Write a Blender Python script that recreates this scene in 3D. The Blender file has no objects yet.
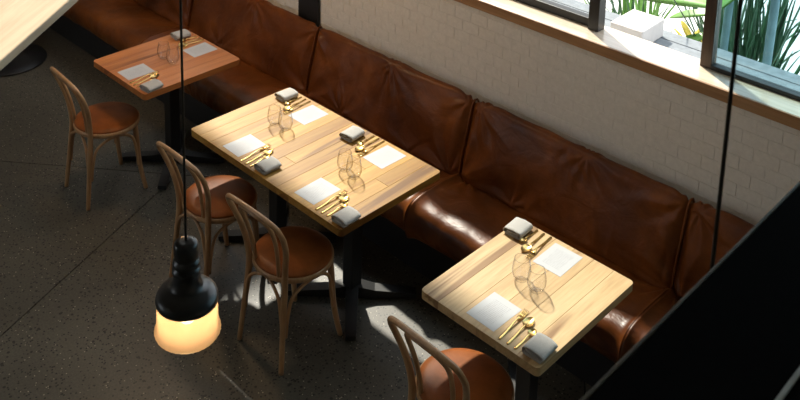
import bpy, bmesh, math, random
import numpy as np
from mathutils import Vector, Matrix, noise

random.seed(7)
scn = bpy.context.scene
C = scn.collection
PI = math.pi

# ------------------------------------------------------------------ camera
cam_d = bpy.data.cameras.new('camera')
cam = bpy.data.objects.new('camera', cam_d)
C.objects.link(cam)
cam_d.sensor_width = 36.0
cam_d.lens = 937.54 / 800 * 36.0
cam_d.shift_x = (400 - 357.05) / 800
cam_d.shift_y = (-177.42 - 200) / 800
cam_d.clip_start = 0.05
R_ = Vector((0.69760248, 0.71626956, 0.01756975))
U_ = Vector((-0.15761848, 0.12949697, 0.97897239))
F_ = Vector((-0.6989329, 0.68570289, -0.20323473))
M = Matrix((R_, U_, -F_)).transposed().to_4x4()
M.translation = Vector((3.9302, -2.6259, 3.4293))
cam.matrix_world = M
cam_d.dof.use_dof = True
cam_d.dof.focus_distance = 4.1
cam_d.dof.aperture_fstop = 8.0
scn.camera = cam

# ------------------------------------------------------------------ light and exposure
SUN_DIR = Vector((0.85, -0.5, -1.0)).normalized()      # the way the light travels
w = bpy.data.worlds.new('sky'); scn.world = w
w.use_nodes = True
bg = w.node_tree.nodes['Background']
bg.inputs['Color'].default_value = (0.86, 0.93, 1.0, 1)
bg.inputs['Strength'].default_value = 2.1
sun_d = bpy.data.lights.new('sun', 'SUN')
sun_d.energy = 8.0
sun_d.angle = math.radians(2.2)
sun_d.color = (1.0, 0.93, 0.80)
sun = bpy.data.objects.new('sun', sun_d); C.objects.link(sun)
sun.rotation_euler = SUN_DIR.to_track_quat('-Z', 'Y').to_euler()
sun.location = (-8, 6, 10)
scn.cycles.transparent_max_bounces = 32
scn.view_settings.view_transform = 'Standard'
scn.view_settings.look = 'None'
scn.view_settings.exposure = 0.0
scn.view_settings.gamma = 1.0
scn.view_settings.use_curve_mapping = False

# ------------------------------------------------------------------ materials
def mat(name):
    m = bpy.data.materials.new(name); m.use_nodes = True
    nt = m.node_tree
    return m, nt, nt.nodes, nt.links, nt.nodes['Principled BSDF']

def coords(nt, scale=(1, 1, 1), rnd=False):
    tc = nt.nodes.new('ShaderNodeTexCoord')
    mp = nt.nodes.new('ShaderNodeMapping')
    mp.inputs['Scale'].default_value = scale
    nt.links.new(tc.outputs['Object'], mp.inputs['Vector'])
    if rnd:
        oi = nt.nodes.new('ShaderNodeObjectInfo')
        mu = nt.nodes.new('ShaderNodeMath'); mu.operation = 'MULTIPLY'; mu.inputs[1].default_value = 40
        nt.links.new(oi.outputs['Random'], mu.inputs[0])
        cb = nt.nodes.new('ShaderNodeCombineXYZ')
        for i in range(3): nt.links.new(mu.outputs[0], cb.inputs[i])
        nt.links.new(cb.outputs[0], mp.inputs['Location'])
    return mp.outputs['Vector']

def noise_tex(nt, vec, scale, detail=4, rough=0.5, dist=0.0):
    n = nt.nodes.new('ShaderNodeTexNoise')
    n.inputs['Scale'].default_value = scale; n.inputs['Detail'].default_value = detail
    n.inputs['Roughness'].default_value = rough; n.inputs['Distortion'].default_value = dist
    nt.links.new(vec, n.inputs['Vector'])
    return n.outputs['Fac']

def ramp(nt, fac, stops):
    r = nt.nodes.new('ShaderNodeValToRGB')
    e = r.color_ramp.elements
    while len(e) < len(stops): e.new(0.5)
    for k, (pos, col) in enumerate(stops):
        e[k].position = pos
        e[k].color = (*col, 1) if len(col) == 3 else col
    nt.links.new(fac, r.inputs['Fac'])
    return r.outputs['Color']

def bump(nt, h, strength, dist=0.01):
    b = nt.nodes.new('ShaderNodeBump')
    b.inputs['Strength'].default_value = strength; b.inputs['Distance'].default_value = dist
    nt.links.new(h, b.inputs['Height'])
    return b.outputs['Normal']

def mixcol(nt, fac, a, b, mode='MIX'):
    x = nt.nodes.new('ShaderNodeMix'); x.data_type = 'RGBA'; x.blend_type = mode
    for sock, v in ((0, fac), (6, a), (7, b)):
        if isinstance(v, (float, int)): x.inputs[sock].default_value = v
        elif isinstance(v, tuple): x.inputs[sock].default_value = (*v, 1) if len(v) == 3 else v
        else: nt.links.new(v, x.inputs[sock])
    return x.outputs[2]

def simple(name, col, rough=0.5, metal=0.0, nscale=30, amt=0.12, bmp=0.0, coat=0.0, rnd=False, spec=None):
    m, nt, N, L, p = mat(name)
    v = coords(nt, rnd=rnd)
    f = noise_tex(nt, v, nscale, 5, 0.6)
    lo = tuple(max(0, c * (1 - amt)) for c in col); hi = tuple(min(1, c * (1 + amt)) for c in col)
    L.new(ramp(nt, f, [(0.3, lo), (0.7, hi)]), p.inputs['Base Color'])
    p.inputs['Roughness'].default_value = rough; p.inputs['Metallic'].default_value = metal
    p.inputs['Coat Weight'].default_value = coat
    if spec is not None: p.inputs['Specular IOR Level'].default_value = spec
    if bmp: L.new(bump(nt, f, bmp, 0.003), p.inputs['Normal'])
    return m

def wood(name, dark, mid, light, along='Y', rough=0.4, vary=0.35, scale=1.0, streak=True, coat=0.0, spec=0.5):
    m, nt, N, L, p = mat(name)
    s = {'X': (0.9, 14, 14), 'Y': (14, 0.9, 14), 'Z': (14, 14, 0.9)}[along]
    v = coords(nt, tuple(q * scale for q in s), rnd=True)
    f1 = noise_tex(nt, v, 1.2, 6, 0.6, 0.6)
    f2 = noise_tex(nt, v, 6.0, 4, 0.6, 0.2)
    base = ramp(nt, f1, [(0.25, dark), (0.5, mid), (0.75, light)])
    fine = ramp(nt, f2, [(0.35, (0.78, 0.74, 0.68)), (0.6, (1, 1, 1))])
    col = mixcol(nt, 0.7, base, fine, 'MULTIPLY')
    if streak:
        f3 = noise_tex(nt, v, 0.55, 3, 0.55, 0.8)
        st = ramp(nt, f3, [(0.33, (0.30, 0.19, 0.11)), (0.40, (1, 1, 1))])
        col = mixcol(nt, 0.75, col, st, 'MULTIPLY')
    oi = N.new('ShaderNodeObjectInfo')
    tone = ramp(nt, oi.outputs['Random'], [(0.0, (1 - vary, 1 - vary * 1.12, 1 - vary * 1.3)), (1.0, (1.0, 1.0, 1.0))])
    col = mixcol(nt, 1.0, col, tone, 'MULTIPLY')
    L.new(col, p.inputs['Base Color'])
    p.inputs['Roughness'].default_value = rough
    p.inputs['Coat Weight'].default_value = coat; p.inputs['Specular IOR Level'].default_value = spec
    L.new(bump(nt, f2, 0.08, 0.002), p.inputs['Normal'])
    return m

MAT = {}
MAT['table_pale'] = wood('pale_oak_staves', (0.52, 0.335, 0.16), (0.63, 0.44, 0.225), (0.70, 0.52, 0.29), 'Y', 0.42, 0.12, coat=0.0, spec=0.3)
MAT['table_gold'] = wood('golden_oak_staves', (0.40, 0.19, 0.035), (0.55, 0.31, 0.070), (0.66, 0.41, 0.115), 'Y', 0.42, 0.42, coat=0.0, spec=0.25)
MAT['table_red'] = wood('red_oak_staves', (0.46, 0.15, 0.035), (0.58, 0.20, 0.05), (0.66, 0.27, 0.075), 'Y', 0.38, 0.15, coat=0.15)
MAT['sill_glare_wood'] = wood('sill_timber_glare', (0.64, 0.51, 0.37), (0.72, 0.60, 0.46), (0.78, 0.68, 0.55), 'X', 0.28, 0.0, 0.6, streak=False, coat=0.6)  # whitened to imitate glare on the sill top
MAT['sill_front_wood'] = wood('sill_front_timber', (0.34, 0.17, 0.07), (0.44, 0.24, 0.11), (0.52, 0.31, 0.16), 'X', 0.4, 0.0, 0.6, streak=False)  # browner front of the sill, without the painted glare
MAT['pale_wood'] = wood('pale_timber', (0.50, 0.36, 0.235), (0.60, 0.455, 0.31), (0.67, 0.53, 0.385), 'Y', 0.5, 0.0, 0.8, streak=False)
MAT['bentwood'] = wood('bentwood_beech', (0.38, 0.20, 0.085), (0.50, 0.28, 0.13), (0.60, 0.36, 0.18), 'Z', 0.33, 0.12, streak=False, coat=0.3)
MAT['deck'] = simple('weathered_deck', (0.20, 0.225, 0.25), 0.7, 0, 25, 0.2, 0.2, rnd=True)
MAT['frame_wood'] = wood('dark_window_timber', (0.05, 0.028, 0.016), (0.085, 0.048, 0.028), (0.12, 0.07, 0.04), 'Z', 0.45, 0.0, streak=False)

def leather():
    m, nt, N, L, p = mat('brown_leather')
    v = coords(nt)
    f = noise_tex(nt, v, 2.2, 6, 0.6, 0.4)
    g = noise_tex(nt, v, 60, 4, 0.6)
    c = ramp(nt, f, [(0.30, (0.070, 0.018, 0.003)), (0.5, (0.175, 0.049, 0.008)), (0.70, (0.31, 0.095, 0.017))])
    c = mixcol(nt, 0.4, c, ramp(nt, g, [(0.35, (0.75, 0.7, 0.65)), (0.65, (1, 1, 1))]), 'MULTIPLY')
    L.new(c, p.inputs['Base Color'])
    h = noise_tex(nt, v, 7, 5, 0.55, 1.2)
    n1 = bump(nt, h, 0.5, 0.012)
    b = N.new('ShaderNodeBump'); b.inputs['Strength'].default_value = 0.12; b.inputs['Distance'].default_value = 0.002
    L.new(noise_tex(nt, v, 260, 3, 0.5), b.inputs['Height']); L.new(n1, b.inputs['Normal'])
    L.new(b.outputs['Normal'], p.inputs['Normal'])
    rr = N.new('ShaderNodeMapRange'); rr.inputs['To Min'].default_value = 0.31; rr.inputs['To Max'].default_value = 0.45
    L.new(f, rr.inputs['Value']); L.new(rr.outputs['Result'], p.inputs['Roughness'])
    p.inputs['Specular IOR Level'].default_value = 0.28
    return m
MAT['leather'] = leather()
MAT['seat_leather'] = simple('chair_seat_leather', (0.26, 0.080, 0.020), 0.42, 0, 6, 0.35, 0.15, spec=0.14)

def terrazzo():
    m, nt, N, L, p = mat('ground_concrete_with_aggregate')
    tc = N.new('ShaderNodeTexCoord'); v = tc.outputs['Object']
    big = noise_tex(nt, v, 0.9, 5, 0.6, 0.3)
    base = ramp(nt, big, [(0.25, (0.052, 0.047, 0.036)), (0.5, (0.088, 0.079, 0.060)), (0.8, (0.138, 0.124, 0.093))])
    fin = noise_tex(nt, v, 90, 4, 0.7)
    base = mixcol(nt, 0.7, base, ramp(nt, fin, [(0.35, (0.62, 0.62, 0.62)), (0.65, (1.2, 1.2, 1.2))]), 'MULTIPLY')
    for sc, dens, col, edge in ((70, 0.60, (0.010, 0.009, 0.008), 0.34), (90, 0.93, (0.42, 0.38, 0.30), 0.28), (42, 0.84, (0.020, 0.016, 0.013), 0.32)):
        vo = N.new('ShaderNodeTexVoronoi'); vo.inputs['Scale'].default_value = sc
        L.new(v, vo.inputs['Vector'])
        sp = N.new('ShaderNodeSeparateColor'); L.new(vo.outputs['Color'], sp.inputs['Color'])
        a = N.new('ShaderNodeMath'); a.operation = 'GREATER_THAN'; a.inputs[1].default_value = dens
        L.new(sp.outputs[0], a.inputs[0])
        d = N.new('ShaderNodeMath'); d.operation = 'LESS_THAN'; d.inputs[1].default_value = edge
        L.new(vo.outputs['Distance'], d.inputs[0])
        mu = N.new('ShaderNodeMath'); mu.operation = 'MULTIPLY'
        L.new(a.outputs[0], mu.inputs[0]); L.new(d.outputs[0], mu.inputs[1])
        base = mixcol(nt, mu.outputs[0], base, col)
    L.new(base, p.inputs['Base Color'])
    p.inputs['Roughness'].default_value = 0.42
    L.new(bump(nt, fin, 0.12, 0.002), p.inputs['Normal'])
    return m
MAT['floor'] = terrazzo()
MAT['joint'] = simple('joint_filler', (0.018, 0.016, 0.014), 0.9)
MAT['brick'] = simple('white_painted_brick', (0.82, 0.795, 0.75), 0.6, 0, 45, 0.06, 0.5, rnd=True)
MAT['mortar'] = simple('white_painted_mortar', (0.82, 0.795, 0.75), 0.7, 0, 45, 0.06, 0.4)
MAT['plaster'] = simple('white_plaster', (0.70, 0.66, 0.60), 0.8, 0, 8, 0.05)
MAT['ceiling'] = simple('dark_ceiling', (0.32, 0.29, 0.26), 0.8, 0, 8, 0.05)
MAT['black_metal'] = simple('black_powder_coat', (0.013, 0.013, 0.014), 0.42, 0.0, 60, 0.15, 0.1)
MAT['black_beam'] = simple('matt_black_steel', (0.006, 0.006, 0.006), 0.9, 0.0, 60, 0.15, 0.05, spec=0.03)
MAT['edge_highlight'] = simple('bronze_edge_highlight', (0.10, 0.085, 0.06), 0.5, 0.4, 60, 0.3)  # brown tone stands for light caught on the beam's bevel
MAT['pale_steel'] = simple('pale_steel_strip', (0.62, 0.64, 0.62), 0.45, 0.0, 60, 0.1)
MAT['brass'] = simple('brushed_brass', (0.78, 0.53, 0.20), 0.22, 1.0, 40, 0.08)
MAT['linen'] = simple('grey_linen', (0.44, 0.425, 0.40), 0.9, 0, 300, 0.12, 0.5, rnd=True)
MAT['lamp_black'] = simple('lamp_black_enamel', (0.012, 0.014, 0.015), 0.28, 0, 60, 0.1)
MAT['cord'] = simple('cord_black_rubber', (0.016, 0.018, 0.016), 0.4, 0, 60, 0.1)
MAT['concrete_white'] = simple('pale_concrete', (0.72, 0.68, 0.66), 0.8, 0, 20, 0.06, 0.2)
MAT['pavement'] = simple('pale_pavement', (0.74, 0.74, 0.72), 0.8, 0, 4, 0.1)
MAT['street'] = simple('street_grey', (0.30, 0.30, 0.30), 0.8, 0, 4, 0.1)
MAT['leaf'] = simple('fresh_leaf_green', (0.16, 0.36, 0.075), 0.4, 0, 9, 0.3, rnd=True)
MAT['leaf_dark'] = simple('deep_leaf_green', (0.045, 0.125, 0.055), 0.4, 0, 9, 0.4, rnd=True)
MAT['leaf_yellow'] = simple('yellow_leaf', (0.62, 0.50, 0.06), 0.5, 0, 20, 0.3, rnd=True)
MAT['stem_blue'] = simple('blue_grey_stem', (0.20, 0.32, 0.36), 0.5, 0, 9, 0.2)
MAT['soil'] = simple('dark_soil', (0.05, 0.035, 0.025), 0.9, 0, 50, 0.3)
for k in ('leaf', 'leaf_dark', 'leaf_yellow'):
    MAT[k].node_tree.nodes['Principled BSDF'].inputs['Transmission Weight'].default_value = 0.0

def paper():
    m, nt, N, L, p = mat('printed_menu_paper')
    tc = N.new('ShaderNodeTexCoord'); sp = N.new('ShaderNodeSeparateXYZ'); L.new(tc.outputs['Object'], sp.inputs[0])
    def math_(op, a, b=None):
        q = N.new('ShaderNodeMath'); q.operation = op
        for i, x in enumerate((a, b)):
            if x is None: continue
            if isinstance(x, (int, float)): q.inputs[i].default_value = x
            else: L.new(x, q.inputs[i])
        return q.outputs[0]
    X, Y = sp.outputs[0], sp.outputs[1]
    row = math_('FRACT', math_('MULTIPLY', Y, 110.0))
    inrow = math_('LESS_THAN', row, 0.42)
    mp = N.new('ShaderNodeMapping'); mp.inputs['Scale'].default_value = (240, 30, 1)
    L.new(tc.outputs['Object'], mp.inputs['Vector'])
    nz = noise_tex(nt, mp.outputs['Vector'], 1.0, 2, 0.6)
    wd = math_('GREATER_THAN', nz, 0.46)
    inx = math_('LESS_THAN', math_('ABSOLUTE', X), 0.042)
    iny = math_('LESS_THAN', math_('ABSOLUTE', Y), 0.062)
    f = math_('MULTIPLY', math_('MULTIPLY', inrow, wd), math_('MULTIPLY', inx, iny))
    L.new(mixcol(nt, f, (0.51, 0.52, 0.535), (0.41, 0.41, 0.43)), p.inputs['Base Color'])
    p.inputs['Roughness'].default_value = 0.8
    return m
MAT['paper'] = paper()

def thin_glass(name, tint, refl=1.0, rough=0.0, uneven=True, edge=None):
    m = bpy.data.materials.new(name); m.use_nodes = True
    nt = m.node_tree; N = nt.nodes; L = nt.links
    N.remove(N['Principled BSDF']); out = N['Material Output']
    tr = N.new('ShaderNodeBsdfTransparent'); tr.inputs['Color'].default_value = (*tint, 1)
    gl = N.new('ShaderNodeBsdfGlossy'); gl.inputs['Roughness'].default_value = rough
    lw = N.new('ShaderNodeLayerWeight'); lw.inputs['Blend'].default_value = 0.5
    pw = N.new('ShaderNodeMath'); pw.operation = 'POWER'; pw.inputs[1].default_value = 5.0
    L.new(lw.outputs['Facing'], pw.inputs[0])
    mu = N.new('ShaderNodeMath'); mu.operation = 'MULTIPLY_ADD'; mu.inputs[1].default_value = 0.9 * refl; mu.inputs[2].default_value = 0.04 * refl
    nz = noise_tex(nt, coords(nt), 3, 2)       # very faint unevenness of the pane
    bp_ = bump(nt, nz, 0.02, 0.002)
    if uneven: L.new(bp_, gl.inputs['Normal'])
    L.new(pw.outputs[0], mu.inputs[0])
    if edge:
        p3 = N.new('ShaderNodeMath'); p3.operation = 'POWER'; p3.inputs[1].default_value = 4.0
        L.new(lw.outputs['Facing'], p3.inputs[0])
        L.new(mixcol(nt, p3.outputs[0], tint, edge), tr.inputs['Color'])
    mx = N.new('ShaderNodeMixShader')
    L.new(mu.outputs[0], mx.inputs[0]); L.new(tr.outputs[0], mx.inputs[1]); L.new(gl.outputs[0], mx.inputs[2])
    L.new(mx.outputs[0], out.inputs['Surface'])
    return m
MAT['pane'] = thin_glass('clear_window_glass', (0.97, 0.98, 0.98), 0.5)
MAT['pane_sky'] = thin_glass('added_skylight_glass', (0.82, 0.795, 0.75), 0.5)  # tint dims the sun that the added skylight throws on the counter
MAT['pane_tint'] = thin_glass('blue_tinted_window_glass', (0.66, 0.80, 0.84), 1.0)
MAT['tumbler'] = thin_glass('tumbler_glass', (0.992, 0.992, 0.992), 1.1, 0.0, False, (0.45, 0.45, 0.46))

def shade_glass():
    m = bpy.data.materials.new('ribbed_lamp_glass'); m.use_nodes = True
    nt = m.node_tree; N = nt.nodes; L = nt.links
    N.remove(N['Principled BSDF']); out = N['Material Output']
    tl = N.new('ShaderNodeBsdfTranslucent'); tl.inputs['Color'].default_value = (1.0, 0.70, 0.44, 1)
    tr = N.new('ShaderNodeBsdfTransparent'); tr.inputs['Color'].default_value = (1.0, 0.94, 0.86, 1)
    gl = N.new('ShaderNodeBsdfGlossy'); gl.inputs['Roughness'].default_value = 0.1
    nz = noise_tex(nt, coords(nt, (1, 1, 1)), 60, 3)
    n = bump(nt, nz, 0.2, 0.003); L.new(n, tl.inputs['Normal'])
    a = N.new('ShaderNodeMixShader'); a.inputs[0].default_value = 0.6
    L.new(tl.outputs[0], a.inputs[1]); L.new(tr.outputs[0], a.inputs[2])
    b = N.new('ShaderNodeMixShader'); b.inputs[0].default_value = 0.06
    L.new(a.outputs[0], b.inputs[1]); L.new(gl.outputs[0], b.inputs[2])
    L.new(b.outputs[0], out.inputs['Surface'])
    return m
MAT['shade'] = shade_glass()
def bulb_mat():
    m, nt, N, L, p = mat('warm_bulb')
    p.inputs['Base Color'].default_value = (1, 0.8, 0.5, 1)
    p.inputs['Emission Color'].default_value = (1.0, 0.84, 0.58, 1)
    p.inputs['Emission Strength'].default_value = 18.0
    return m
MAT['bulb'] = bulb_mat()

# ------------------------------------------------------------------ mesh helpers
class MB:
    def __init__(s): s.v = []; s.f = []; s.sm = []
    def add(s, vs, fs, smooth=False, mtx=None):
        o = len(s.v)
        s.v += [tuple(mtx @ Vector(q)) if mtx else tuple(q) for q in vs]
        s.f += [tuple(i + o for i in q) for q in fs]
        s.sm += [smooth] * len(fs)
        return s
    def box(s, x0, x1, y0, y1, z0, z1, bev=0.0, seg=2, mtx=None):
        bm = bmesh.new(); bmesh.ops.create_cube(bm, size=1)
        for q in bm.verts:
            q.co = Vector((x0 + (q.co.x + .5) * (x1 - x0), y0 + (q.co.y + .5) * (y1 - y0), z0 + (q.co.z + .5) * (z1 - z0)))
        if bev: bmesh.ops.bevel(bm, geom=list(bm.edges), offset=bev, segments=seg, affect='EDGES', profile=0.5)
        bm.verts.index_update()
        s.add([q.co for q in bm.verts], [[q.index for q in f.verts] for f in bm.faces], False, mtx); bm.free()
        return s
    def tube(s, pts, rad, n=10, caps=True, closed=False, squash=1.0):
        P = [Vector(q) for q in pts]; m = len(P)
        rads = rad if isinstance(rad, (list, tuple)) else [rad] * m
        T = []
        for i in range(m):
            a = P[(i - 1) % m] if (closed or i > 0) else P[i]
            b = P[(i + 1) % m] if (closed or i < m - 1) else P[i]
            T.append((b - a).normalized())
        up = Vector((0, 0, 1)) if abs(T[0].z) < 0.9 else Vector((0, 1, 0))
        nrm = T[0].cross(up).normalized()
        vs = []
        for i in range(m):
            nrm = (nrm - T[i] * nrm.dot(T[i])).normalized(); bi = T[i].cross(nrm)
            for k in range(n):
                a = 2 * PI * k / n
                vs.append(P[i] + (nrm * math.cos(a) + bi * math.sin(a) * squash) * rads[i])
        fs = []
        for i in range(m if closed else m - 1):
            j = (i + 1) % m
            for k in range(n):
                fs.append((i * n + k, i * n + (k + 1) % n, j * n + (k + 1) % n, j * n + k))
        s.add(vs, fs, True)
        if caps and not closed:
            o = len(s.v) - len(vs)
            s.f.append(tuple(o + k for k in reversed(range(n)))); s.sm.append(False)
            s.f.append(tuple(o + (m - 1) * n + k for k in range(n))); s.sm.append(False)
        return s
    def lathe(s, prof, n=32, smooth=True, mtx=None, cap0=False, cap1=False, rib=0.0):
        vs = []; m = len(prof)
        for (r, z) in prof:
            for k in range(n):
                a = 2 * PI * k / n; rr = r * (1 + (rib if k % 2 else -rib))
                vs.append((rr * math.cos(a), rr * math.sin(a), z))
        fs = [(i * n + k, i * n + (k + 1) % n, (i + 1) * n + (k + 1) % n, (i + 1) * n + k) for i in range(m - 1) for k in range(n)]
        if cap0: fs.append(tuple(reversed(range(n))))
        if cap1: fs.append(tuple((m - 1) * n + k for k in range(n)))
        return s.add(vs, fs, smooth, mtx)
    def prism(s, poly, z0, z1, bev=0.0):
        bm = bmesh.new()
        f = bm.faces.new([bm.verts.new((x, y, z0)) for x, y in poly])
        r = bmesh.ops.extrude_face_region(bm, geom=[f])
        for q in r['geom']:
            if isinstance(q, bmesh.types.BMVert): q.co.z = z1
        bmesh.ops.recalc_face_normals(bm, faces=bm.faces)
        if bev:
            bmesh.ops.bevel(bm, geom=[e for e in bm.edges if abs(e.verts[0].co.z - e.verts[1].co.z) < 1e-6], offset=bev, segments=2, affect='EDGES', profile=0.5)
        bm.verts.index_update()
        s.add([q.co for q in bm.verts], [[q.index for q in g.verts] for g in bm.faces]); bm.free()
        return s
    def mesh(s, name):
        me = bpy.data.meshes.new(name)
        me.from_pydata(s.v, [], s.f); me.polygons.foreach_set('use_smooth', s.sm); me.update()
        return me

def link(name, me, m=None, parent=None, loc=None, rz=0.0):
    o = bpy.data.objects.new(name, me); C.objects.link(o)
    if m is not None and not me.materials: me.materials.append(MAT[m] if isinstance(m, str) else m)
    if parent is not None: o.parent = parent
    if loc is not None: o.location = loc
    if rz: o.rotation_euler = (0, 0, rz)
    return o
def obj(name, mb, m, parent=None, loc=None, rz=0.0): return link(name, mb.mesh(name), m, parent, loc, rz)
def tag(o, label=None, cat=None, group=None, kind=None):
    if label: o['label'] = label
    if cat: o['category'] = cat
    if group: o['group'] = group
    if kind: o['kind'] = kind
    return o
def thing(name, label, cat, loc=(0, 0, 0), rz=0.0, group=None):
    o = bpy.data.objects.new(name, None); C.objects.link(o); o.empty_display_size = 0.1
    o.location = loc; o.rotation_euler = (0, 0, rz)
    return tag(o, label, cat, group)
def struct(name, mb, m, label=None, cat=None):
    return tag(obj(name, mb, m), label, cat, None, 'structure')
def catmull(pts, n=8, closed=False):
    P = [Vector(q) for q in pts]; out = []; m = len(P)
    for i in range(m if closed else m - 1):
        p0 = P[(i - 1) % m] if (closed or i > 0) else P[0] * 2 - P[1]
        p1, p2 = P[i], P[(i + 1) % m]
        p3 = P[(i + 2) % m] if (closed or i < m - 2) else P[-1] * 2 - P[-2]
        for k in range(n):
            t = k / n
            out.append(0.5 * (2 * p1 + (p2 - p0) * t + (2 * p0 - 5 * p1 + 4 * p2 - p3) * t * t + (3 * p1 - p0 - 3 * p2 + p3) * t ** 3))
    if not closed: out.append(P[-1])
    return out
def copy_tree(o, parent=None):
    c = o.copy(); C.objects.link(c)
    if parent is not None: c.parent = parent
    for ch in list(o.children): copy_tree(ch, c)
    return c

# ------------------------------------------------------------------ the setting
XL, XR, YF, YW, ZC = -6.0, 6.0, -6.0, 1.30, 4.3
WX0, WX1, WZ0, WZ1 = -3.0, 4.6, 1.43, 3.61      # opening in the wall behind the bench
WT = 0.20

# floor: a bed with ground concrete slabs parted by saw cuts
floor = struct('floor', MB().box(XL, XR, YF, YW, -0.10, -0.012), 'joint', 'dark speckled ground concrete floor with saw-cut joints', 'floor')
# two cutting lines, both a little off square to the bench
def cut(poly, a, n):           # keep the side of the line through a where dot(n) > gap
    out = []
    for i in range(len(poly)):
        p, q = Vector(poly[i]), Vector(poly[(i + 1) % len(poly)])
        dp, dq = (p - a).dot(n), (q - a).dot(n)
        if dp >= 0: out.append(tuple(p))
        if dp * dq < 0: out.append(tuple(p + (q - p) * (dp / (dp - dq))))
    return out
def line(p, q):
    p, q = Vector(p), Vector(q); d = (q - p).normalized(); return p, Vector((-d.y, d.x))
GAP = 0.006
A = line((-0.10, -1.06), (-0.73, 0.46))          # runs toward the bench
B = line((-1.596, -0.397), (-1.0, 0.10))
room = [(XL, YF), (XR, YF), (XR, YW), (XL, YW)]
D = line((1.853, 1.053), (2.066, 0.735))
def side(poly, ln, s): return cut(poly, ln[0] + ln[1] * GAP * s * .5, ln[1] * s) if poly else poly
slabs = []
for sa in (1, -1):
    pa = side(room, A, sa)
    for sb in (1, -1):
        pb = side(pa, B, sb)
        if not pb: continue
        for sd in ((1, -1) if sa == -1 else (0,)):
            pd = side(pb, D, sd) if sd else pb
            if pd and len(pd) > 2: slabs.append(pd)
for poly in slabs:
    obj('floor_slab', MB().prism(poly, -0.012, 0.0), 'floor', floor)

# window wall: mortar bed with painted bricks standing proud of it
wb = MB()
wb.box(XL, XR, YW + .0017, YW + WT, 0, WZ0 - 0.06)
wb.box(XL, WX0, YW + .004, YW + WT, WZ0 - 0.06, ZC)
wb.box(WX1, XR, YW + .004, YW + WT, WZ0 - 0.06, ZC)
wb.box(WX0, WX1, YW + .004, YW + WT, WZ1, ZC)
wall_back = struct('wall_back', wb, 'mortar', 'white painted brick wall behind the leather bench', 'wall')
BWd, BHt, JT = 0.115, 0.0675, 0.0028
zt = WZ0 - 0.062
bricks_near, bricks_far = [], []
row = 0
CAMP = M.translation
def px(P):
    q = Vector(P) - CAMP
    return 357.05 + 937.54 * q.dot(R_) / q.dot(F_), -177.42 - 937.54 * q.dot(U_) / q.dot(F_)
z = zt + 0.035
while z > 0.02:
    z1 = min(z, zt); z0 = max(z - BHt + JT, 0.01)
    off = 0.5 * BWd if row % 2 else 0
    for i in range(int((XR - XL) / BWd) - 1):
        x0 = XL + 0.03 + off + i * BWd; x1 = x0 + BWd - JT
        cx, cy = px(((x0 + x1) / 2, YW, (z0 + z1) / 2))
        (bricks_near if (-10 < cx < 815 and -8 < cy < 240 and z1 > 0.84 and x1 < 3.0) else bricks_far).append((x0, x1, z0, z1))
    z -= BHt; row += 1
rb = random.Random(3)
bm_full = MB().box(-(BWd - JT) / 2, (BWd - JT) / 2, -0.002, 0.006, -(BHt - JT) / 2, (BHt - JT) / 2, 0.0016, 1).mesh('brick')
bm_full.materials.append(MAT['brick'])
cut_mesh = {}
for (x0, x1, z0, z1) in bricks_near:
    key = round(z1 - z0, 4)
    if abs(key - (BHt - JT)) < 1e-3: me = bm_full
    else:
        if key not in cut_mesh:
            cut_mesh[key] = MB().box(-(BWd - JT) / 2, (BWd - JT) / 2, -0.002, 0.006, -key / 2, key / 2, 0.0016, 1).mesh('brick')
            cut_mesh[key].materials.append(MAT['brick'])
        me = cut_mesh[key]
    link('brick', me, None, wall_back, ((x0 + x1) / 2, YW + rb.uniform(0.0, 0.0012), (z0 + z1) / 2))
bf = MB()
for (x0, x1, z0, z1) in bricks_far:
    bf.add([(x0, YW, z0), (x1, YW, z0), (x1, YW, z1), (x0, YW, z1), (x0, YW + .006, z0), (x1, YW + .006, z0), (x1, YW + .006, z1), (x0, YW + .006, z1)],
           [(0, 1, 2, 3), (4, 5, 1, 0), (3, 2, 6, 7), (4, 0, 3, 7), (1, 5, 6, 2)])
tag(obj('brickwork', bf, 'brick', wall_back), kind='stuff')

# timber sill
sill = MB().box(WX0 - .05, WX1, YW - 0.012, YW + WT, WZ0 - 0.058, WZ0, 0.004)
trim = struct('trim_1', sill, 'sill_glare_wood', 'long timber window sill above the white brick wall', 'window sill')
tag(obj('sill_front', MB().box(WX0 - .05, WX1, YW - 0.020, YW - .0121, WZ0 - .058, WZ0 - .0015, .002), 'sill_front_wood', trim), 'strip keeping the sill front browner than the glare-whitened top')  # strip added so the front face escapes the top's painted glare

# other walls and ceiling
cl = MB().box(XL, -1.5, YF, YW + WT, ZC, ZC + .1).box(.8, XR, YF, YW + WT, ZC, ZC + .1).box(-1.5, .8, YF, -1.7, ZC, ZC + .1).box(-1.5, .8, -.25, YW + WT, ZC, ZC + .1)
struct('ceiling', cl, 'ceiling', 'dark ceiling with an added skylight opening high above the room', 'ceiling')
struct('added_skylight', MB().box(-1.5, .8, -1.7, -.25, ZC + .04, ZC + .05), 'pane_sky', 'unseen skylight pane added to sun the timber counter', 'window')  # unseen skylight, placed so that sun reaches the counter
struct('wall_left', MB().box(XL - .15, XL, YF, YW + WT, 0, ZC), 'plaster', 'plain wall at the far end of the bench', 'wall')
struct('wall_right', MB().box(XR, XR + .15, YF, YW + WT, 0, ZC), 'plaster', 'plain wall to the right of the camera', 'wall')
wf = MB().box(XL, XR, YF - .15, YF, 0, 1).box(XL, XR, YF - .15, YF, 3.0, ZC).box(XL, -4.5, YF - .15, YF, 1, 3.0).box(-1.2, XR, YF - .15, YF, 1, 3.0)
struct('wall_front', wf, 'plaster', 'wall behind the camera with an opening added for sky light', 'wall')  # opening put in as a source of sky fill

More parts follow.
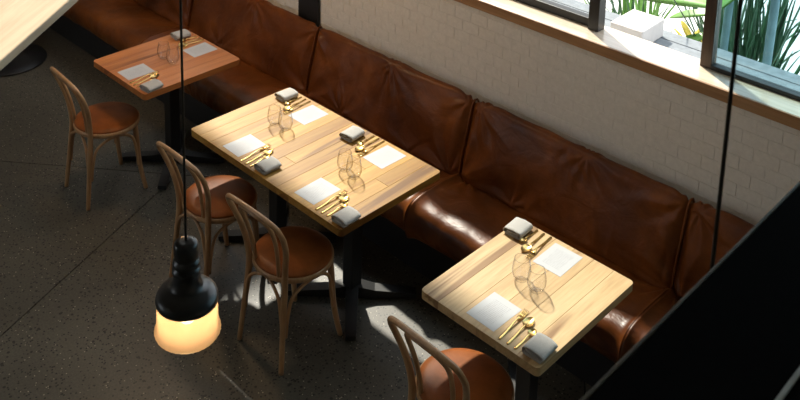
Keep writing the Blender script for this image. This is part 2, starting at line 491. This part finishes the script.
# windows in the back wall
def window(name, x0, x1, label, glass, rail_h, posts, frame='frame_wood', open_=False):
    w_ = tag(obj(name, posts, frame), label, 'window', None, 'structure')
    r = MB()
    if not open_:
        r.box(x0, x1, 1.425, 1.475, WZ0, WZ0 + rail_h, .003).box(x0, x1, 1.425, 1.475, WZ1 - .05, WZ1, .003)
        obj('sash_rail', r, 'black_metal', w_)
        obj('pane', MB().box(x0, x1, 1.446, 1.452, WZ0 + rail_h - .005, WZ1 - .045), glass, w_)
    return w_
window('window_1', WX0, 1.552, 'wide fixed window with dark bottom rail at the left of the sill', 'pane', 0.045,
       MB().box(1.552, 1.612, 1.395, 1.46, WZ0, WZ1, .003).box(WX0, WX0 + .05, 1.40, 1.47, WZ0, WZ1, .003).box(WX0 + .05, 1.552, 1.40, 1.47, WZ1 - .012, WZ1), 'black_metal')
window('window_2', 1.612, 2.14, 'open window between the two dark posts', 'pane', 0.02,
       MB().box(2.14, 2.195, 1.43, 1.485, WZ0, WZ1, .003), 'frame_wood', True)
window('window_3', 2.195, WX1, 'blue-tinted window pane at the right end of the sill', 'pane_tint', 0.022,
       MB().box(WX1 - .05, WX1, 1.40, 1.47, WZ0, WZ1, .003), 'frame_wood')

# dark steel post on the brick wall, between floor and sill
post = thing('steel_post', 'black steel post standing against the white brick wall behind the bench', 'post', (-0.485, 1.286, 0))
pm = MB().box(-0.10, 0.10, -0.009, 0.009, 0.0, WZ0 - 0.062, .003)
obj('shaft', pm, 'black_metal', post)

# ------------------------------------------------------------------ outside the windows
GZ = 0.62
struct('ground', MB().box(-9, 14, YW + WT + .0, 22, GZ - .3, GZ), 'pavement', 'bright sunlit pavement outside the windows', 'pavement')
struct('street', MB().box(-20, 20, -22, YF - .15, -.3, -.02), 'street', 'grey street behind the camera', 'street')
struct('added_shade_wall', MB().box(-3.3, -3.0, YW + WT, 8.0, GZ, 4.15), 'plaster', 'unseen wall added outside to keep sun off the far table', 'wall')  # unseen blocker, its height set by where the sunlight should stop
ledge = thing('timber_ledge', 'weathered grey board ledge outside the open window', 'ledge', (0, 0, 0))
for i in range(5):
    y0 = YW + WT + .004 + i * .115
    obj('board', MB().box(-2.9, 4.8, y0, y0 + .108, 1.215, 1.25, .003, 1), 'deck', ledge)
obj('support', MB().box(-2.9, 4.8, YW + WT + .01, YW + WT + .56, GZ, 1.214), 'concrete_white', ledge)
blk = MB().box(-.095, .095, -.13, .13, 0, .105, .008)
tag(obj('concrete_block', blk, 'concrete_white', None, (1.585, 1.855, 1.25), 0.03), 'pale square concrete block on the ledge in the open window', 'block')

def leaf_mesh(name, L, Wd, bend, droop, base_h, nseg=10, fold=0.15):
    """one arching leaf growing from the origin along +X and up"""
    vs, fs = [], []
    for i in range(nseg + 1):
        t = i / nseg
        x = L * t * (1 - 0.25 * bend * t); zz = base_h * t + L * 0.5 * bend * (t - droop * t * t)
        wd = Wd * (math.sin(PI * min(1, t * 0.95 + 0.05)) ** 0.7) * (1 if t < .98 else .15)
        f = fold * wd
        vs += [(x, -wd / 2, zz + f), (x, 0, zz), (x, wd / 2, zz + f), (x, wd * .25, zz - .003), (x, -wd * .25, zz - .003)]
        if i:
            a, b = (i - 1) * 5, i * 5
            fs += [(a, a + 1, b + 1, b), (a + 1, a + 2, b + 2, b + 1), (a + 2, a + 3, b + 3, b + 2), (a + 3, a + 4, b + 4, b + 3), (a + 4, a, b, b + 4)]
    me = MB().add(vs, fs, True).mesh(name)
    return me

def clump(name, label, cat, loc, n, meshes, mats, rot_rng, tilt=0.0, stems=(), seed=1, group=None):
    t = thing(name, label, cat, loc, 0, group); r = random.Random(seed)
    ms = []
    for k, me in enumerate(meshes): me.materials.append(MAT[mats[k % len(mats)]]); ms.append(me)
    for i in range(n):
        o = link('leaf', ms[i % len(ms)], None, t, (r.uniform(-.09, .09), r.uniform(-.09, .09), 0.0), r.uniform(*rot_rng))
        o.rotation_euler = (r.uniform(-.15, .15), r.uniform(-.75, .12) + tilt, r.uniform(*rot_rng))
        s = r.uniform(.75, 1.15); o.scale = (s, s, s)
    for (dx, dy, h, rr) in stems:
        obj('stem', MB().tube([(dx, dy, 0), (dx + .02, dy, h * .5), (dx + .01, dy + .02, h)], [rr, rr * .95, rr * .85], 10), 'stem_blue', t)
    obj('root_mound', MB().lathe([(.20, 0.0), (.19, .03), (.12, .06), (.0, .075)], 16), 'soil', t)
    return t

ml = [leaf_mesh('leaf', .9, .022, 1.0, .55, .35), leaf_mesh('leaf', .75, .018, 1.25, .8, .3), leaf_mesh('leaf', 1.0, .026, .8, .35, .4)]
clump('strappy_plant', 'dense dark green strappy plant seen through the tinted pane', 'plant', (1.95, 2.62, GZ), 70, ml, ['leaf_dark'], (0, 2 * PI), -.25,
      ((-.12, -.22, 1.5, .024), (.12, -.20, 1.6, .026)), 5)
ml2 = [leaf_mesh('leaf', .9, .022, 1.1, .6, .35), leaf_mesh('leaf', .7, .018, 1.2, .8, .3)]
clump('strappy_plant', 'dark green strappy plant behind the left side of the tinted pane', 'plant', (1.60, 2.95, GZ), 46, ml2, ['leaf_dark'], (0, 2 * PI), -.25, (), 9)
ml3 = [leaf_mesh('leaf', .62, .022, 1.1, .6, .3), leaf_mesh('leaf', .5, .02, 1.2, .8, .3)]
clump('grassy_plant', 'fine grassy plant behind the concrete block', 'plant', (1.08, 2.75, GZ), 50, ml3, ['leaf', 'leaf_dark'], (0, 2 * PI), -.2, (), 12)
bl = [leaf_mesh('leaf', .66, .105, .15, .6, .0, 14, .2), leaf_mesh('leaf', .34, .062, .3, .8, .0, 12, .2)]
bp_ = thing('banana_plant', 'broad-leaved green plant arching past the open window', 'plant', (1.83, 2.30, GZ))
for me in bl: me.materials.append(MAT['leaf'])
obj('stem', MB().tube([(0, 0, 0), (.01, 0, .40), (.0, 0, .76)], [.022, .018, .012], 10), 'leaf_dark', bp_)
for k, (me, z_, rx, ry, rz) in enumerate(((0, .76, -.65, .16, PI + .02), (1, .72, -.6, .42, PI - .05), (1, .60, -.5, .5, PI + .5), (0, .74, .2, -.7, .9))):
    o = link('leaf', bl[me], None, bp_, (0, 0, z_)); o.rotation_euler = (rx, ry, rz)
yl = thing('yellow_shrub', 'small plant with yellow leaves beyond the grey ledge', 'plant', (1.60, 2.55, GZ))
ym = leaf_mesh('leaf', .16, .05, .6, .6, .1, 8); ym.materials.append(MAT['leaf_yellow'])
obj('stem', MB().tube([(0, 0, 0), (.01, 0, .2), (0, .01, .36)], .006, 6), 'leaf_dark', yl)
for k in range(7):
    o = link('leaf', ym, None, yl, (0, 0, .36 - .03 * (k % 3))); o.rotation_euler = (0, -.1 * (k % 3), k * .9)

# ------------------------------------------------------------------ leather bench
bench = thing('banquette', 'long brown leather banquette along the white brick wall', 'bench', (0, 0, 0))
SE = [-4.25, -2.96, -1.666, -0.315, 0.983, 2.253, 3.55, 4.85]
def fold(s, t, cx, cy, R, n, ph, A_, asp):
    dx, dy = (s - cx) * asp, (t - cy)
    r = math.hypot(dx, dy); th = math.atan2(dy, dx)
    return A_ * math.exp(-(r / R) ** 1.5) * math.sin(n * th + ph + 2.0 * noise.noise((dx * 3, dy * 3, ph))) * min(1, r / 0.06)
BACK = [(1.150, .40), (1.105, .435), (1.112, .50), (1.128, .58), (1.148, .66), (1.170, .74), (1.186, .80), (1.197, .84), (1.212, .865), (1.230, .872), (1.246, .862), (1.255, .840), (1.258, .80)]
SEAT = [(1.145, .40), (1.120, .435), (1.08, .450), (1.0, .458), (.92, .461), (.84, .460), (.78, .456), (.735, .444), (.705, .418), (.692, .380), (.692, .34), (.702, .30), (.722, .265), (.75, .25)]
def resample(P, n):
    P = catmull([(0, y, z_) for y, z_ in P], 12)
    d = [0]
    for i in range(1, len(P)): d.append(d[-1] + (P[i] - P[i - 1]).length)
    out = []; j = 0
    for k in range(n):
        q = d[-1] * k / (n - 1)
        while j < len(d) - 2 and d[j + 1] < q: j += 1
        u = (q - d[j]) / max(1e-9, d[j + 1] - d[j]); out.append(P[j].lerp(P[j + 1], u))
    return out
def cushion(name, x0, x1, prof, nx, nt_, seed, pulls, amp, sag, ncr, tuck):
    P = resample(prof, nt_); r = random.Random(seed); vs = []; W_ = x1 - x0
    fl = []; cr = []
    for k in range(ncr):
        sx, ty = r.choice(tuck); sx += r.uniform(-.04, .04); ty += r.uniform(-.03, .03)
        an = math.atan2(.55 - ty, .5 - sx) + r.uniform(-1.1, 1.1)
        ln = r.uniform(.12, .38); cr.append((sx * W_, ty * .62, math.cos(an), math.sin(an), ln, r.uniform(.008, .016), r.uniform(.003, .0075) * r.choice((1, 1, -1)), r.uniform(-1.2, 1.2)))
    for (cx, cy, R, n, A_) in pulls: fl.append((cx + r.uniform(-.05, .05), cy, R, n, r.uniform(0, 6), A_ * r.uniform(.8, 1.2)))
    for j in range(nt_):
        t = j / (nt_ - 1)
        a, b = P[max(0, j - 1)], P[min(nt_ - 1, j + 1)]; tn = (b - a).normalized(); nr = Vector((0, tn.z, -tn.y)) * (-1 if True else 1)
        for i in range(nx):
            s = i / (nx - 1)
            e = min(s, 1 - s) * W_
            h = -0.022 * math.exp(-(e / 0.022) ** 1.3)                 # drawn in at the seams
            h += 0.008 * (1 - math.exp(-e / 0.12))
            env = min(1, e / .03)
            for (cx, cy, R, n, ph, A_) in fl: h += env * fold(s, t, cx, cy, R, n, ph, A_, W_ / .6)
            X_, Y_ = s * W_, t * .62
            for (ox, oy, dx, dy, ln, wd, A_, cv) in cr:
                u = (X_ - ox) * dx + (Y_ - oy) * dy
                if u < 0 or u > ln: continue
                v = -(X_ - ox) * dy + (Y_ - oy) * dx - cv * u * u
                q = v / (wd * (1 + 1.2 * u / ln))
                if abs(q) < 3: h += env * A_ * math.exp(-q * q) * (1 - u / ln) * min(1, u / .03)
            h += amp * noise.noise((x0 * 3 + s * W_ * 3.2, t * 2.6, seed)) + amp * .45 * noise.noise((s * W_ * 9, t * 6, seed + 3))
            edge = min(1, t / .06, (1 - t) / .06)
            q = P[j] + nr * h * edge
            vs.append((x0 + .002 + s * (W_ - .004), q.y, q.z + sag * 0))
    fs = [(j * nx + i, j * nx + i + 1, (j + 1) * nx + i + 1, (j + 1) * nx + i) for j in range(nt_ - 1) for i in range(nx - 1)]
    o = len(vs)
    fs += [tuple(j * nx for j in range(nt_)), tuple(j * nx + nx - 1 for j in reversed(range(nt_)))]
    fs.append(tuple([i for i in range(nx)][::-1] + [])) if False else None
    fs = [f for f in fs if f]
    return MB().add(vs, fs, True)
for k in range(len(SE) - 1):
    x0, x1 = SE[k], SE[k + 1]
    pulls_b = [(0.0, .10, .55, 9, .007), (1.0, .10, .6, 9, .008), (0.02, .80, .40, 8, .005), (.98, .80, .45, 8, .006), (.55, .82, .30, 10, .005), (.3, .12, .3, 8, .004)]
    pulls_s = [(0.0, .05, .55, 9, .006), (1.0, .05, .55, 9, .006), (.5, .98, .35, 10, .004), (.1, .98, .3, 10, .003), (.85, .98, .3, 9, .003)]
    hi = 180 if -2 < (x0 + x1) / 2 < 3 else 50
    obj('back_cushion', cushion('back', x0, x1, BACK, hi, 72, 11 + k, pulls_b, .006, 0, 34, ((0, .12), (1, .12), (0, .78), (1, .78), (.5, .8), (.3, .1), (.7, .1))), 'leather', bench)
    obj('seat_cushion', cushion('seat', x0, x1, SEAT, hi, 72, 31 + k, pulls_s, .005, 0, 34, ((0, .1), (1, .1), (.15, .98), (.4, .98), (.6, .98), (.85, .98), (.5, .1))), 'leather', bench)
    # welt cord running up the seam between neighbouring panels
    if k:
        pr = resample(BACK[1:], 24); obj('seam_welt', MB().tube([(x0, q.y + .004, q.z - .002) for q in pr], .006, 8), 'leather', bench)
        pr = resample(SEAT[1:], 24); obj('seam_welt', MB().tube([(x0, q.y + .002, q.z - .008) for q in pr], .006, 8), 'leather', bench)
obj('plinth', MB().box(SE[0], SE[-1], .80, 1.27, 0, .40), 'black_metal', bench)

# ------------------------------------------------------------------ tables
def rounded(x0, x1, y0, y1, rc):       # rc: radii for (x0y0, x1y0, x1y1, x0y1)
    out = []
    for (cx, cy, sx, sy, a0, r) in ((x0, y0, 1, 1, PI, rc[0]), (x1, y0, -1, 1, 1.5 * PI, rc[1]), (x1, y1, -1, -1, 0, rc[2]), (x0, y1, 1, -1, .5 * PI, rc[3])):
        if r <= 0: out.append((cx, cy)); continue
        for k in range(5):
            a = a0 + k * PI / 8; out.append((cx + sx * r + r * math.cos(a), cy + sy * r + r * math.sin(a)))
    return out
ZT = 0.75
def pedestal(t, cx, cy):
    obj('column', MB().box(cx - .036, cx + .036, cy - .036, cy + .036, .05, .70, .004), 'black_metal', t)
    for a in (PI / 4, 3 * PI / 4, 5 * PI / 4, 7 * PI / 4):
        mt = Matrix.Translation((cx, cy, 0)) @ Matrix.Rotation(a, 4, 'Z')
        b = MB()
        vs = []
        for (x, hw, zt_) in ((.0, .034, .075), (.05, .034, .070), (.12, .030, .052), (.30, .028, .038), (.335, .026, .032)):
            vs += [(x, -hw, .008), (x, hw, .008), (x, hw, zt_), (x, -hw, zt_)]
        fs = [(0, 3, 2, 1)] + [(16, 17, 18, 19)]
        for i in range(4):
            for e in range(4): fs.append((i * 4 + e, i * 4 + (e + 1) % 4, i * 4 + 4 + (e + 1) % 4, i * 4 + 4 + e))
        b.add(vs, fs, False, mt)
        f = obj('foot', b, 'black_metal', t)
        obj('glide', MB().lathe([(.016, 0), (.018, .004), (.016, .008)], 12, True, mt @ Matrix.Translation((.305, 0, 0)), True, True), 'black_metal', f)
    obj('top_plate', MB().box(cx - .16, cx + .16, cy - .16, cy + .16, .70, .712, .003), 'black_metal', t)
def table(label, x0, wd, y0, d, n, peds, splits, seed, wmat):
    t = thing('dining_table', label, 'table', (x0, y0, 0), 0, 'tables along the bench')
    r = random.Random(seed); w = wd / n; RC = .02
    for i in range(n):
        a, b = i * w, (i + 1) * w - .0006
        cuts = [0] + ([r.uniform(.25, .75) * d] if i in splits else []) + [d]
        for j in range(len(cuts) - 1):
            lo, hi = cuts[j], cuts[j + 1] - (.0006 if j < len(cuts) - 2 else 0)
            rc = (RC if i == 0 and j == 0 else 0, RC if i == n - 1 and j == 0 else 0, RC if i == n - 1 and j == len(cuts) - 2 else 0, RC if i == 0 and j == len(cuts) - 2 else 0)
            cx, cy = (a + b) / 2, (lo + hi) / 2
            obj('stave', MB().prism([(x - cx, y - cy) for x, y in rounded(a, b, lo, hi, rc)], 0, .038, .0012), wmat, t, (cx, cy, ZT - .038))
    for (cx, cy) in peds: pedestal(t, cx, cy)
    return t
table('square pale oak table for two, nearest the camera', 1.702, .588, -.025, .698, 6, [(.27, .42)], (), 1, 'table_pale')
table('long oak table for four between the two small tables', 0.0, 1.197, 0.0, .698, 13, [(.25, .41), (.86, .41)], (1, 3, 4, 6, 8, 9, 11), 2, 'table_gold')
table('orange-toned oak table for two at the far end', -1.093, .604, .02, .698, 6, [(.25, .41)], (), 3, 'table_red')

# round-based table mostly out of the picture at the far left
t4 = thing('round_based_table', 'table on a black round base under the pale timber, far left', 'table', (-2.95, .27, 0))
obj('base_disc', MB().lathe([(.0, 0), (.29, 0), (.295, .006), (.29, .016), (.10, .028), (.0, .032)], 40), 'black_metal', t4)
obj('column', MB().lathe([(.036, .02), (.036, .712)], 20, True, None, True, True), 'black_metal', t4)
obj('tabletop', MB().prism(rounded(-.30, .30, -.27, .40, (.02,) * 4), .712, .75, .002), 'table_red', t4)

# ------------------------------------------------------------------ place settings
menu_me = MB().box(-.07, .07, -.09, .09, 0, .0007).mesh('menu'); menu_me.materials.append(MAT['paper'])
def napkin_mesh():
    # linen folded over itself twice: a flattened spiral ribbon run along Y
    L, n = .105, 9; pts = []
    def arc(cx, cz, rx, rz, a0, a1, k):
        for i in range(k + 1):
            a = a0 + (a1 - a0) * i / k; pts.append((cx + rx * math.cos(a), cz + rz * math.sin(a)))
    pts.append((.038, .002)); pts.append((-.02, .002)); 
    arc(-.028, .0165, .018, .0145, 1.5 * PI, .5 * PI, 8)
    pts.append((-.005, .0335)); pts.append((.02, .031))
    arc(.03, .0185, .017, .0105, .45 * PI, -.5 * PI, 8)
    pts.append((.0, .0085)); pts.append((-.018, .009))
    arc(-.022, .0155, .009, .0065, 1.5 * PI, .5 * PI, 6)
    pts.append((.0, .0215)); pts.append((.026, .018)); pts.append((.028, .014)); pts.append((-.012, .0145))
    th = .0028; m = len(pts); P = [Vector((x, 0, z_)) for x, z_ in pts]; vs = []
    off = []
    for i in range(m):
        tn = (P[min(m - 1, i + 1)] - P[max(0, i - 1)]).normalized(); off.append(Vector((tn.z, 0, -tn.x)) * th * .5)
    for j in range(n):
        y = -L / 2 + L * j / (n - 1)
        for i in range(m):
            wv = .0016 * noise.noise((P[i].x * 40, y * 25, 1.5)); k = 1 + .03 * noise.noise((y * 20, i * .2, 4))
            for sg in (1, -1):
                q = P[i] * k + off[i] * sg; vs.append((q.x + wv, y + .002 * noise.noise((P[i].x * 30, P[i].z * 60, 3)) * (1 if 0 < j < n - 1 else 2), max(0.0, q.z + wv * .5)))
    fs = []; st = m * 2
    for j in range(n - 1):
        for i in range(m - 1):
            a = j * st + i * 2
            fs += [(a, a + 2, a + st + 2, a + st), (a + 1, a + st + 1, a + st + 3, a + 3)]
        a = j * st; fs.append((a, a + st, a + st + 1, a + 1)); a = j * st + (m - 1) * 2; fs.append((a, a + 1, a + st + 1, a + st))
    for i in range(m - 1):
        fs.append((i * 2, i * 2 + 1, i * 2 + 3, i * 2 + 2)); a = (n - 1) * st + i * 2; fs.append((a, a + 2, a + 3, a + 1))
    return MB().add(vs, fs, True).mesh('napkin')
nap_me = napkin_mesh(); nap_me.materials.append(MAT['linen'])
def strip(b, prof, th):
    """flat bar along +Y; prof rows (y, half width, z)"""
    vs, fs = [], []
    for (y, hw, z_) in prof: vs += [(-hw, y, z_), (hw, y, z_), (hw * .8, y, z_ + th), (-hw * .8, y, z_ + th)]
    k = len(prof)
    for i in range(k - 1):
        for e in range(4): fs.append((i * 4 + e, i * 4 + (e + 1) % 4, i * 4 + 4 + (e + 1) % 4, i * 4 + 4 + e))
    fs += [(0, 3, 2, 1), (k * 4 - 4, k * 4 - 3, k * 4 - 2, k * 4 - 1)]
    return b.add(vs, fs, True)
def spoon_meshes(L, bw, bl):
    h = MB(); strip(h, [(0, .004, 0), (.006, .0062, 0), (.05, .0055, .0005), (L * .55, .0032, .006), (L - bl, .0034, .007), (L - bl + .008, .0045, .005)], .0032)
    b = MB(); vs, fs = [], []; nr, na = 6, 20
    for sh, dz in ((0, 0), (1, -.0014)):
        o = len(vs)
        for i in range(nr + 1):
            r = i / nr
            for k in range(na):
                a = 2 * PI * k / na
                x = bw * r * math.cos(a) * (1 - .18 * math.sin(a)); y = L - bl / 2 + bl / 2 * r * math.sin(a)
                vs.append((x, y, .0018 + .0062 * r * r + dz * (1 if r < 1 else 0)))
        for i in range(nr):
            for k in range(na):
                q = (o + i * na + k, o + i * na + (k + 1) % na, o + (i + 1) * na + (k + 1) % na, o + (i + 1) * na + k)
                fs.append(q if sh == 0 else q[::-1])
    b.add(vs, fs, True)
    return h.mesh('handle'), b.mesh('bowl')
def fork_meshes(L):
    h = MB(); strip(h, [(0, .004, 0), (.006, .0064, 0), (.05, .0056, .0005), (L * .52, .0034, .008), (L - .072, .0036, .010), (L - .066, .007, .008), (L - .055, .0115, .005), (L - .047, .012, .0035)], .0032)
    ts = []
    for k in range(4):
        x = (k - 1.5) * .0064; tb = MB()
        vs = []; pr = [(L - .0475, .0021, .0035), (L - .03, .002, .0015), (L - .012, .0018, .0025), (L, .0008, .006)]
        strip(tb, pr, .0024); tb.v = [(q[0] + x, q[1], q[2]) for q in tb.v]
        ts.append(tb.mesh('tine'))
    return h.mesh('handle'), ts
fk_h, fk_t = fork_meshes(.205)
sp_h, sp_b = spoon_meshes(.185, .021, .062)
ts_h, ts_b = spoon_meshes(.138, .0155, .044)
for me in [fk_h, sp_h, sp_b, ts_h, ts_b] + fk_t: me.materials.append(MAT['brass'])
def glass_mesh():
    out = [(.0, 0), (.020, 0), (.026, .003), (.034, .016), (.0395, .034), (.0405, .050), (.038, .072), (.0335, .096), (.0325, .102)]
    inn = [(.0313, .102), (.0322, .096), (.0367, .072), (.0391, .050), (.038, .034), (.032, .020), (.022, .012), (.0, .010)]
    return MB().lathe(out + inn, 32).mesh('tumbler')
gl_me = glass_mesh(); gl_me.materials.append(MAT['tumbler'])
rs = random.Random(21)
def setting(px_, py_, flip, tdesc, who, dn=(0.25, -0.045)):
    """menu centre, facing the table; flip = diner on the bench side"""
    s = -1 if flip else 1; rz = PI if flip else 0
    j = lambda a: rs.uniform(-a, a)
    zt = ZT + .0002
    tag(link('menu', menu_me, None, None, (px_, py_, zt), rz + j(.03)), 'white printed menu sheet %s' % (who), 'menu', 'menu sheets')
    tag(link('napkin', nap_me, None, None, (px_ + s * dn[0], py_ + s * dn[1], zt), rz + j(.10)), 'folded grey linen napkin %s' % who, 'napkin', 'folded napkins')
    f = thing('fork', 'brass fork %s' % who, 'fork', (px_ + s * .107, py_ - s * .108, zt), rz + .07 + j(.04), 'brass forks')
    link('handle', fk_h, None, f)
    for me in fk_t: link('tine', me, None, f)
    g = thing('spoon', 'large brass spoon %s' % who, 'spoon', (px_ + s * .144, py_ - s * .106, zt), rz + .06 + j(.04), 'large brass spoons')
    link('handle', sp_h, None, g); link('bowl', sp_b, None, g)
    g = thing('teaspoon', 'small brass teaspoon %s' % who, 'teaspoon', (px_ + s * .179, py_ - s * .104, zt), rz + .04 + j(.04), 'small brass spoons')
    link('handle', ts_h, None, g); link('bowl', ts_b, None, g)
setting(1.990, .098, False, 1, 'on the chair side of the nearest table')
setting(1.985, .556, True, 1, 'on the bench side of the nearest table', (.235, -.03))
setting(.332, .116, False, 2, 'on the chair side of the long table, left place')
setting(.322, .574, True, 2, 'on the bench side of the long table, left place', (.235, -.037))
setting(.897, .126, False, 2, 'on the chair side of the long table, right place', (.258, -.055))
setting(.909, .582, True, 2, 'on the bench side of the long table, right place', (.255, -.012))
setting(-.777, .139, False, 3, 'on the chair side of the far orange table', (.245, -.045))
setting(-.769, .603, True, 3, 'on the bench side of the far orange table', (.245, -.016))
for (x, y, who) in ((1.952, .332, 'left one of the pair on the nearest table'), (2.036, .322, 'right one of the pair on the nearest table'),
                    (.275, .368, 'leftmost of the four on the long table'), (.355, .378, 'right of the left pair on the long table'),
                    (.858, .346, 'left of the right pair on the long table'), (.935, .334, 'rightmost of the four on the long table'),
                    (-.822, .366, 'left one of the pair on the far orange table'), (-.727, .370, 'right one of the pair on the far orange table')):
    tag(link('tumbler', gl_me, None, None, (x, y, ZT + .0002)), 'clear stemless glass, ' + who, 'glass', 'stemless glasses')

# ------------------------------------------------------------------ bentwood chairs
def make_chair(label):
    t = thing('bentwood_chair', label, 'chair', (0, 0, 0), 0, 'bentwood chairs')
    # seat: bent ring with a padded leather pad
    obj('seat_ring', MB().lathe([(.150, .428), (.192, .428), (.199, .434), (.199, .452), (.193, .458), (.150, .458), (.150, .428)], 48), 'bentwood', t)
    obj('seat_pad', MB().lathe([(.0, .482), (.06, .482), (.12, .480), (.16, .476), (.185, .468), (.193, .459), (.186, .452), (.0, .452)], 48), 'seat_leather', t)
    # outer hoop: two rear legs and the back in one bent rod
    half = [(.156, -.211, 0), (.148, -.198, .12), (.137, -.180, .28), (.130, -.167, .42), (.138, -.171, .52), (.163, -.188, .62), (.184, -.219, .71), (.187, -.241, .758), (.172, -.258, .795), (.130, -.268, .812), (.07, -.273, .820)]
    pts = half + [(0, -.275, .823)] + [(-x, y, z_) for x, y, z_ in reversed(half)]
    P = catmull(pts, 6)
    rad = [.0125 + .004 * max(0, 1 - abs(q.z - .40) / .4) for q in P]
    obj('back_hoop', MB().tube(P, rad, 12), 'bentwood', t)
    half = [(.085, -.163, .435), (.088, -.170, .52), (.098, -.192, .63), (.106, -.221, .715), (.098, -.244, .764), (.070, -.262, .793), (.035, -.268, .801)]
    P = catmull(half + [(0, -.270, .804)] + [(-x, y, z_) for x, y, z_ in reversed(half)], 6)
    obj('inner_hoop', MB().tube(P, .0105, 10), 'bentwood', t)
    for s in (-1, 1):
        P = catmull([(s * .132, .118, .440), (s * .140, .126, .34), (s * .146, .134, .20), (s * .158, .150, .08), (s * .168, .165, 0)], 6)
        obj('front_leg', MB().tube(P, [.0175 - .0045 * i / (len(P) - 1) for i in range(len(P))], 12), 'bentwood', t)
    # bent braces that spring from the legs and run under the seat
    def brace(a, b, m_):
        P = catmull([a, (a[0] * .93 + m_[0] * .07, a[1] * .93 + m_[1] * .07, .27), (a[0] * .72 + m_[0] * .28, a[1] * .72 + m_[1] * .28, .372), (m_[0], m_[1], .418),
                     (b[0] * .72 + m_[0] * .28, b[1] * .72 + m_[1] * .28, .372), (b[0] * .93 + m_[0] * .07, b[1] * .93 + m_[1] * .07, .27), b], 6)
        obj('brace', MB().tube(P, .0085, 10), 'bentwood', t)
    fl, fr, rl, rr = (-.147, .138, .17), (.147, .138, .17), (-.145, -.19, .17), (.145, -.19, .17)
    brace(fl, fr, (0, .158)); brace((-.152, .125, .17), (-.148, -.175, .17), (-.166, -.02)); brace((.152, .125, .17), (.148, -.175, .17), (.166, -.02)); brace((-.138, -.190, .17), (.138, -.190, .17), (0, -.172))
    return t
ch0 = make_chair('bentwood chair with brown leather seat tucked at the nearest table')
CH = [((1.953, -.024, 0), -.03, None), ((.858, .005, 0), .02, 'bentwood chair with dark leather seat at the right place of the long table'),
      ((.252, .01, 0), .0, 'bentwood chair with sunlit orange leather seat at the left place of the long table'),
      ((-.88, -.015, 0), -.07, 'bentwood chair with brown leather seat at the far orange table')]
for i, (loc, rz, lab) in enumerate(CH):
    o = ch0 if i == 0 else copy_tree(ch0)
    o.location = loc; o.rotation_euler = (0, 0, rz)
    if lab: o['label'] = lab

# ------------------------------------------------------------------ pendant lamps
def pendant(label, x, y, zb, power, seed=0):
    t = thing('pendant_lamp', label, 'lamp', (x, y, zb), 0, 'pendant lamps')
    fit = MB().lathe([(.0, .283), (.014, .283), (.028, .279), (.033, .272), (.034, .262), (.034, .236), (.031, .232), (.031, .226), (.037, .222), (.038, .212), (.033, .208), (.033, .203),
                      (.039, .199), (.040, .188), (.036, .183), (.038, .165), (.043, .145), (.048, .138), (.060, .134), (.074, .126), (.083, .118), (.087, .107), (.087, .098), (.082, .098), (.080, .110), (.06, .126), (.0, .132)], 40)
    obj('lamp_holder', fit, 'lamp_black', t)
    obj('shade', MB().lathe([(.0835, .106), (.0835, .09), (.0845, .05), (.0855, .022), (.090, .014), (.0925, .006), (.090, .0), (.085, .002), (.082, .016), (.081, .05), (.080, .102)], 72, True, None, False, False, .006), 'shade', t)
    b = obj('bulb', MB().lathe([(.0, .028), (.016, .032), (.027, .046), (.030, .062), (.025, .082), (.014, .100), (.013, .125)], 24), 'bulb', t)
    obj('cord', MB().tube([(0, 0, .28), (0, 0, ZC - zb - .03)], .0036, 10), 'cord', t)
    obj('ceiling_rose', MB().lathe([(.045, ZC - zb - .002), (.045, ZC - zb - .02), (.01, ZC - zb - .032), (.0, ZC - zb - .032)], 24), 'lamp_black', t)
    if not power: return t
    l = bpy.data.lights.new('added_bulb_light', 'POINT'); l.energy = power; l.color = (1.0, 0.66, 0.36); l.shadow_soft_size = .12  # extra point light, used only by the added pendant
    lo = bpy.data.objects.new('added_bulb_light', l); C.objects.link(lo); lo.parent = t; lo.location = (0, 0, .012)
    return t
pendant('lit black pendant lamp with ribbed glass shade hanging at the left', 1.993, -1.352, 1.501, 0)
pendant('pendant lamp on a black cord hanging behind the black beam', 3.352, -1.187, 1.501, 0)
pendant('unseen pendant lamp added to light the far orange table', -.79, .20, 2.35, 34)  # out of view, put in to brighten the far table

# ------------------------------------------------------------------ mezzanine steel and timber near the camera
beam = thing('mezzanine_beam', 'broad matt black steel beam crossing the near right corner', 'beam', (0, 0, 0))
BZ = 2.45; BX = 3.404
obj('top_flange', MB().box(BX, BX + .46, -5.9, YW - .03, BZ - .02, BZ, .002), 'black_beam', beam)
obj('web', MB().box(BX + .20, BX + .26, -5.9, YW - .03, BZ - .30, BZ - .02), 'black_beam', beam)
obj('bottom_flange', MB().box(BX + .06, BX + .40, -5.9, YW - .03, BZ - .32, BZ - .30, .002), 'black_beam', beam)
obj('highlight_strip', MB().box(BX - .006, BX - .0005, -5.9, YW - .03, BZ - .02, BZ + .001, .001), 'edge_highlight', beam)  # strip paints the highlight that a rounded bevel would catch
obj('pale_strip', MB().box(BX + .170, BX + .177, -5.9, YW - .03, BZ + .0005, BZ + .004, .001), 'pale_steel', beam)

ctr = thing('timber_counter', 'pale timber counter corner in the near top left', 'counter', (0, 0, 0))
a = Vector((1.897, -1.790, 0)); b = Vector((1.638, -1.456, 0)); d = (b - a).normalized(); nrm = Vector((-d.y, d.x, 0))
zc = 2.420
q = a + nrm * .3 - d * .8
obj('post', MB().box(q.x - .04, q.x + .04, q.y - .04, q.y + .04, 0, zc - .026), 'black_metal', ctr)
o = obj('top', MB().box(0, .5, -1.1, .80, -.026, 0, .004), 'pale_wood', ctr, (a.x, a.y, zc)); o.rotation_euler = (0, 0, math.atan2(-d.x, d.y) )
o.matrix_local = Matrix.Translation((a.x, a.y, zc)) @ Matrix((nrm, d, Vector((0, 0, 1)))).transposed().to_4x4()
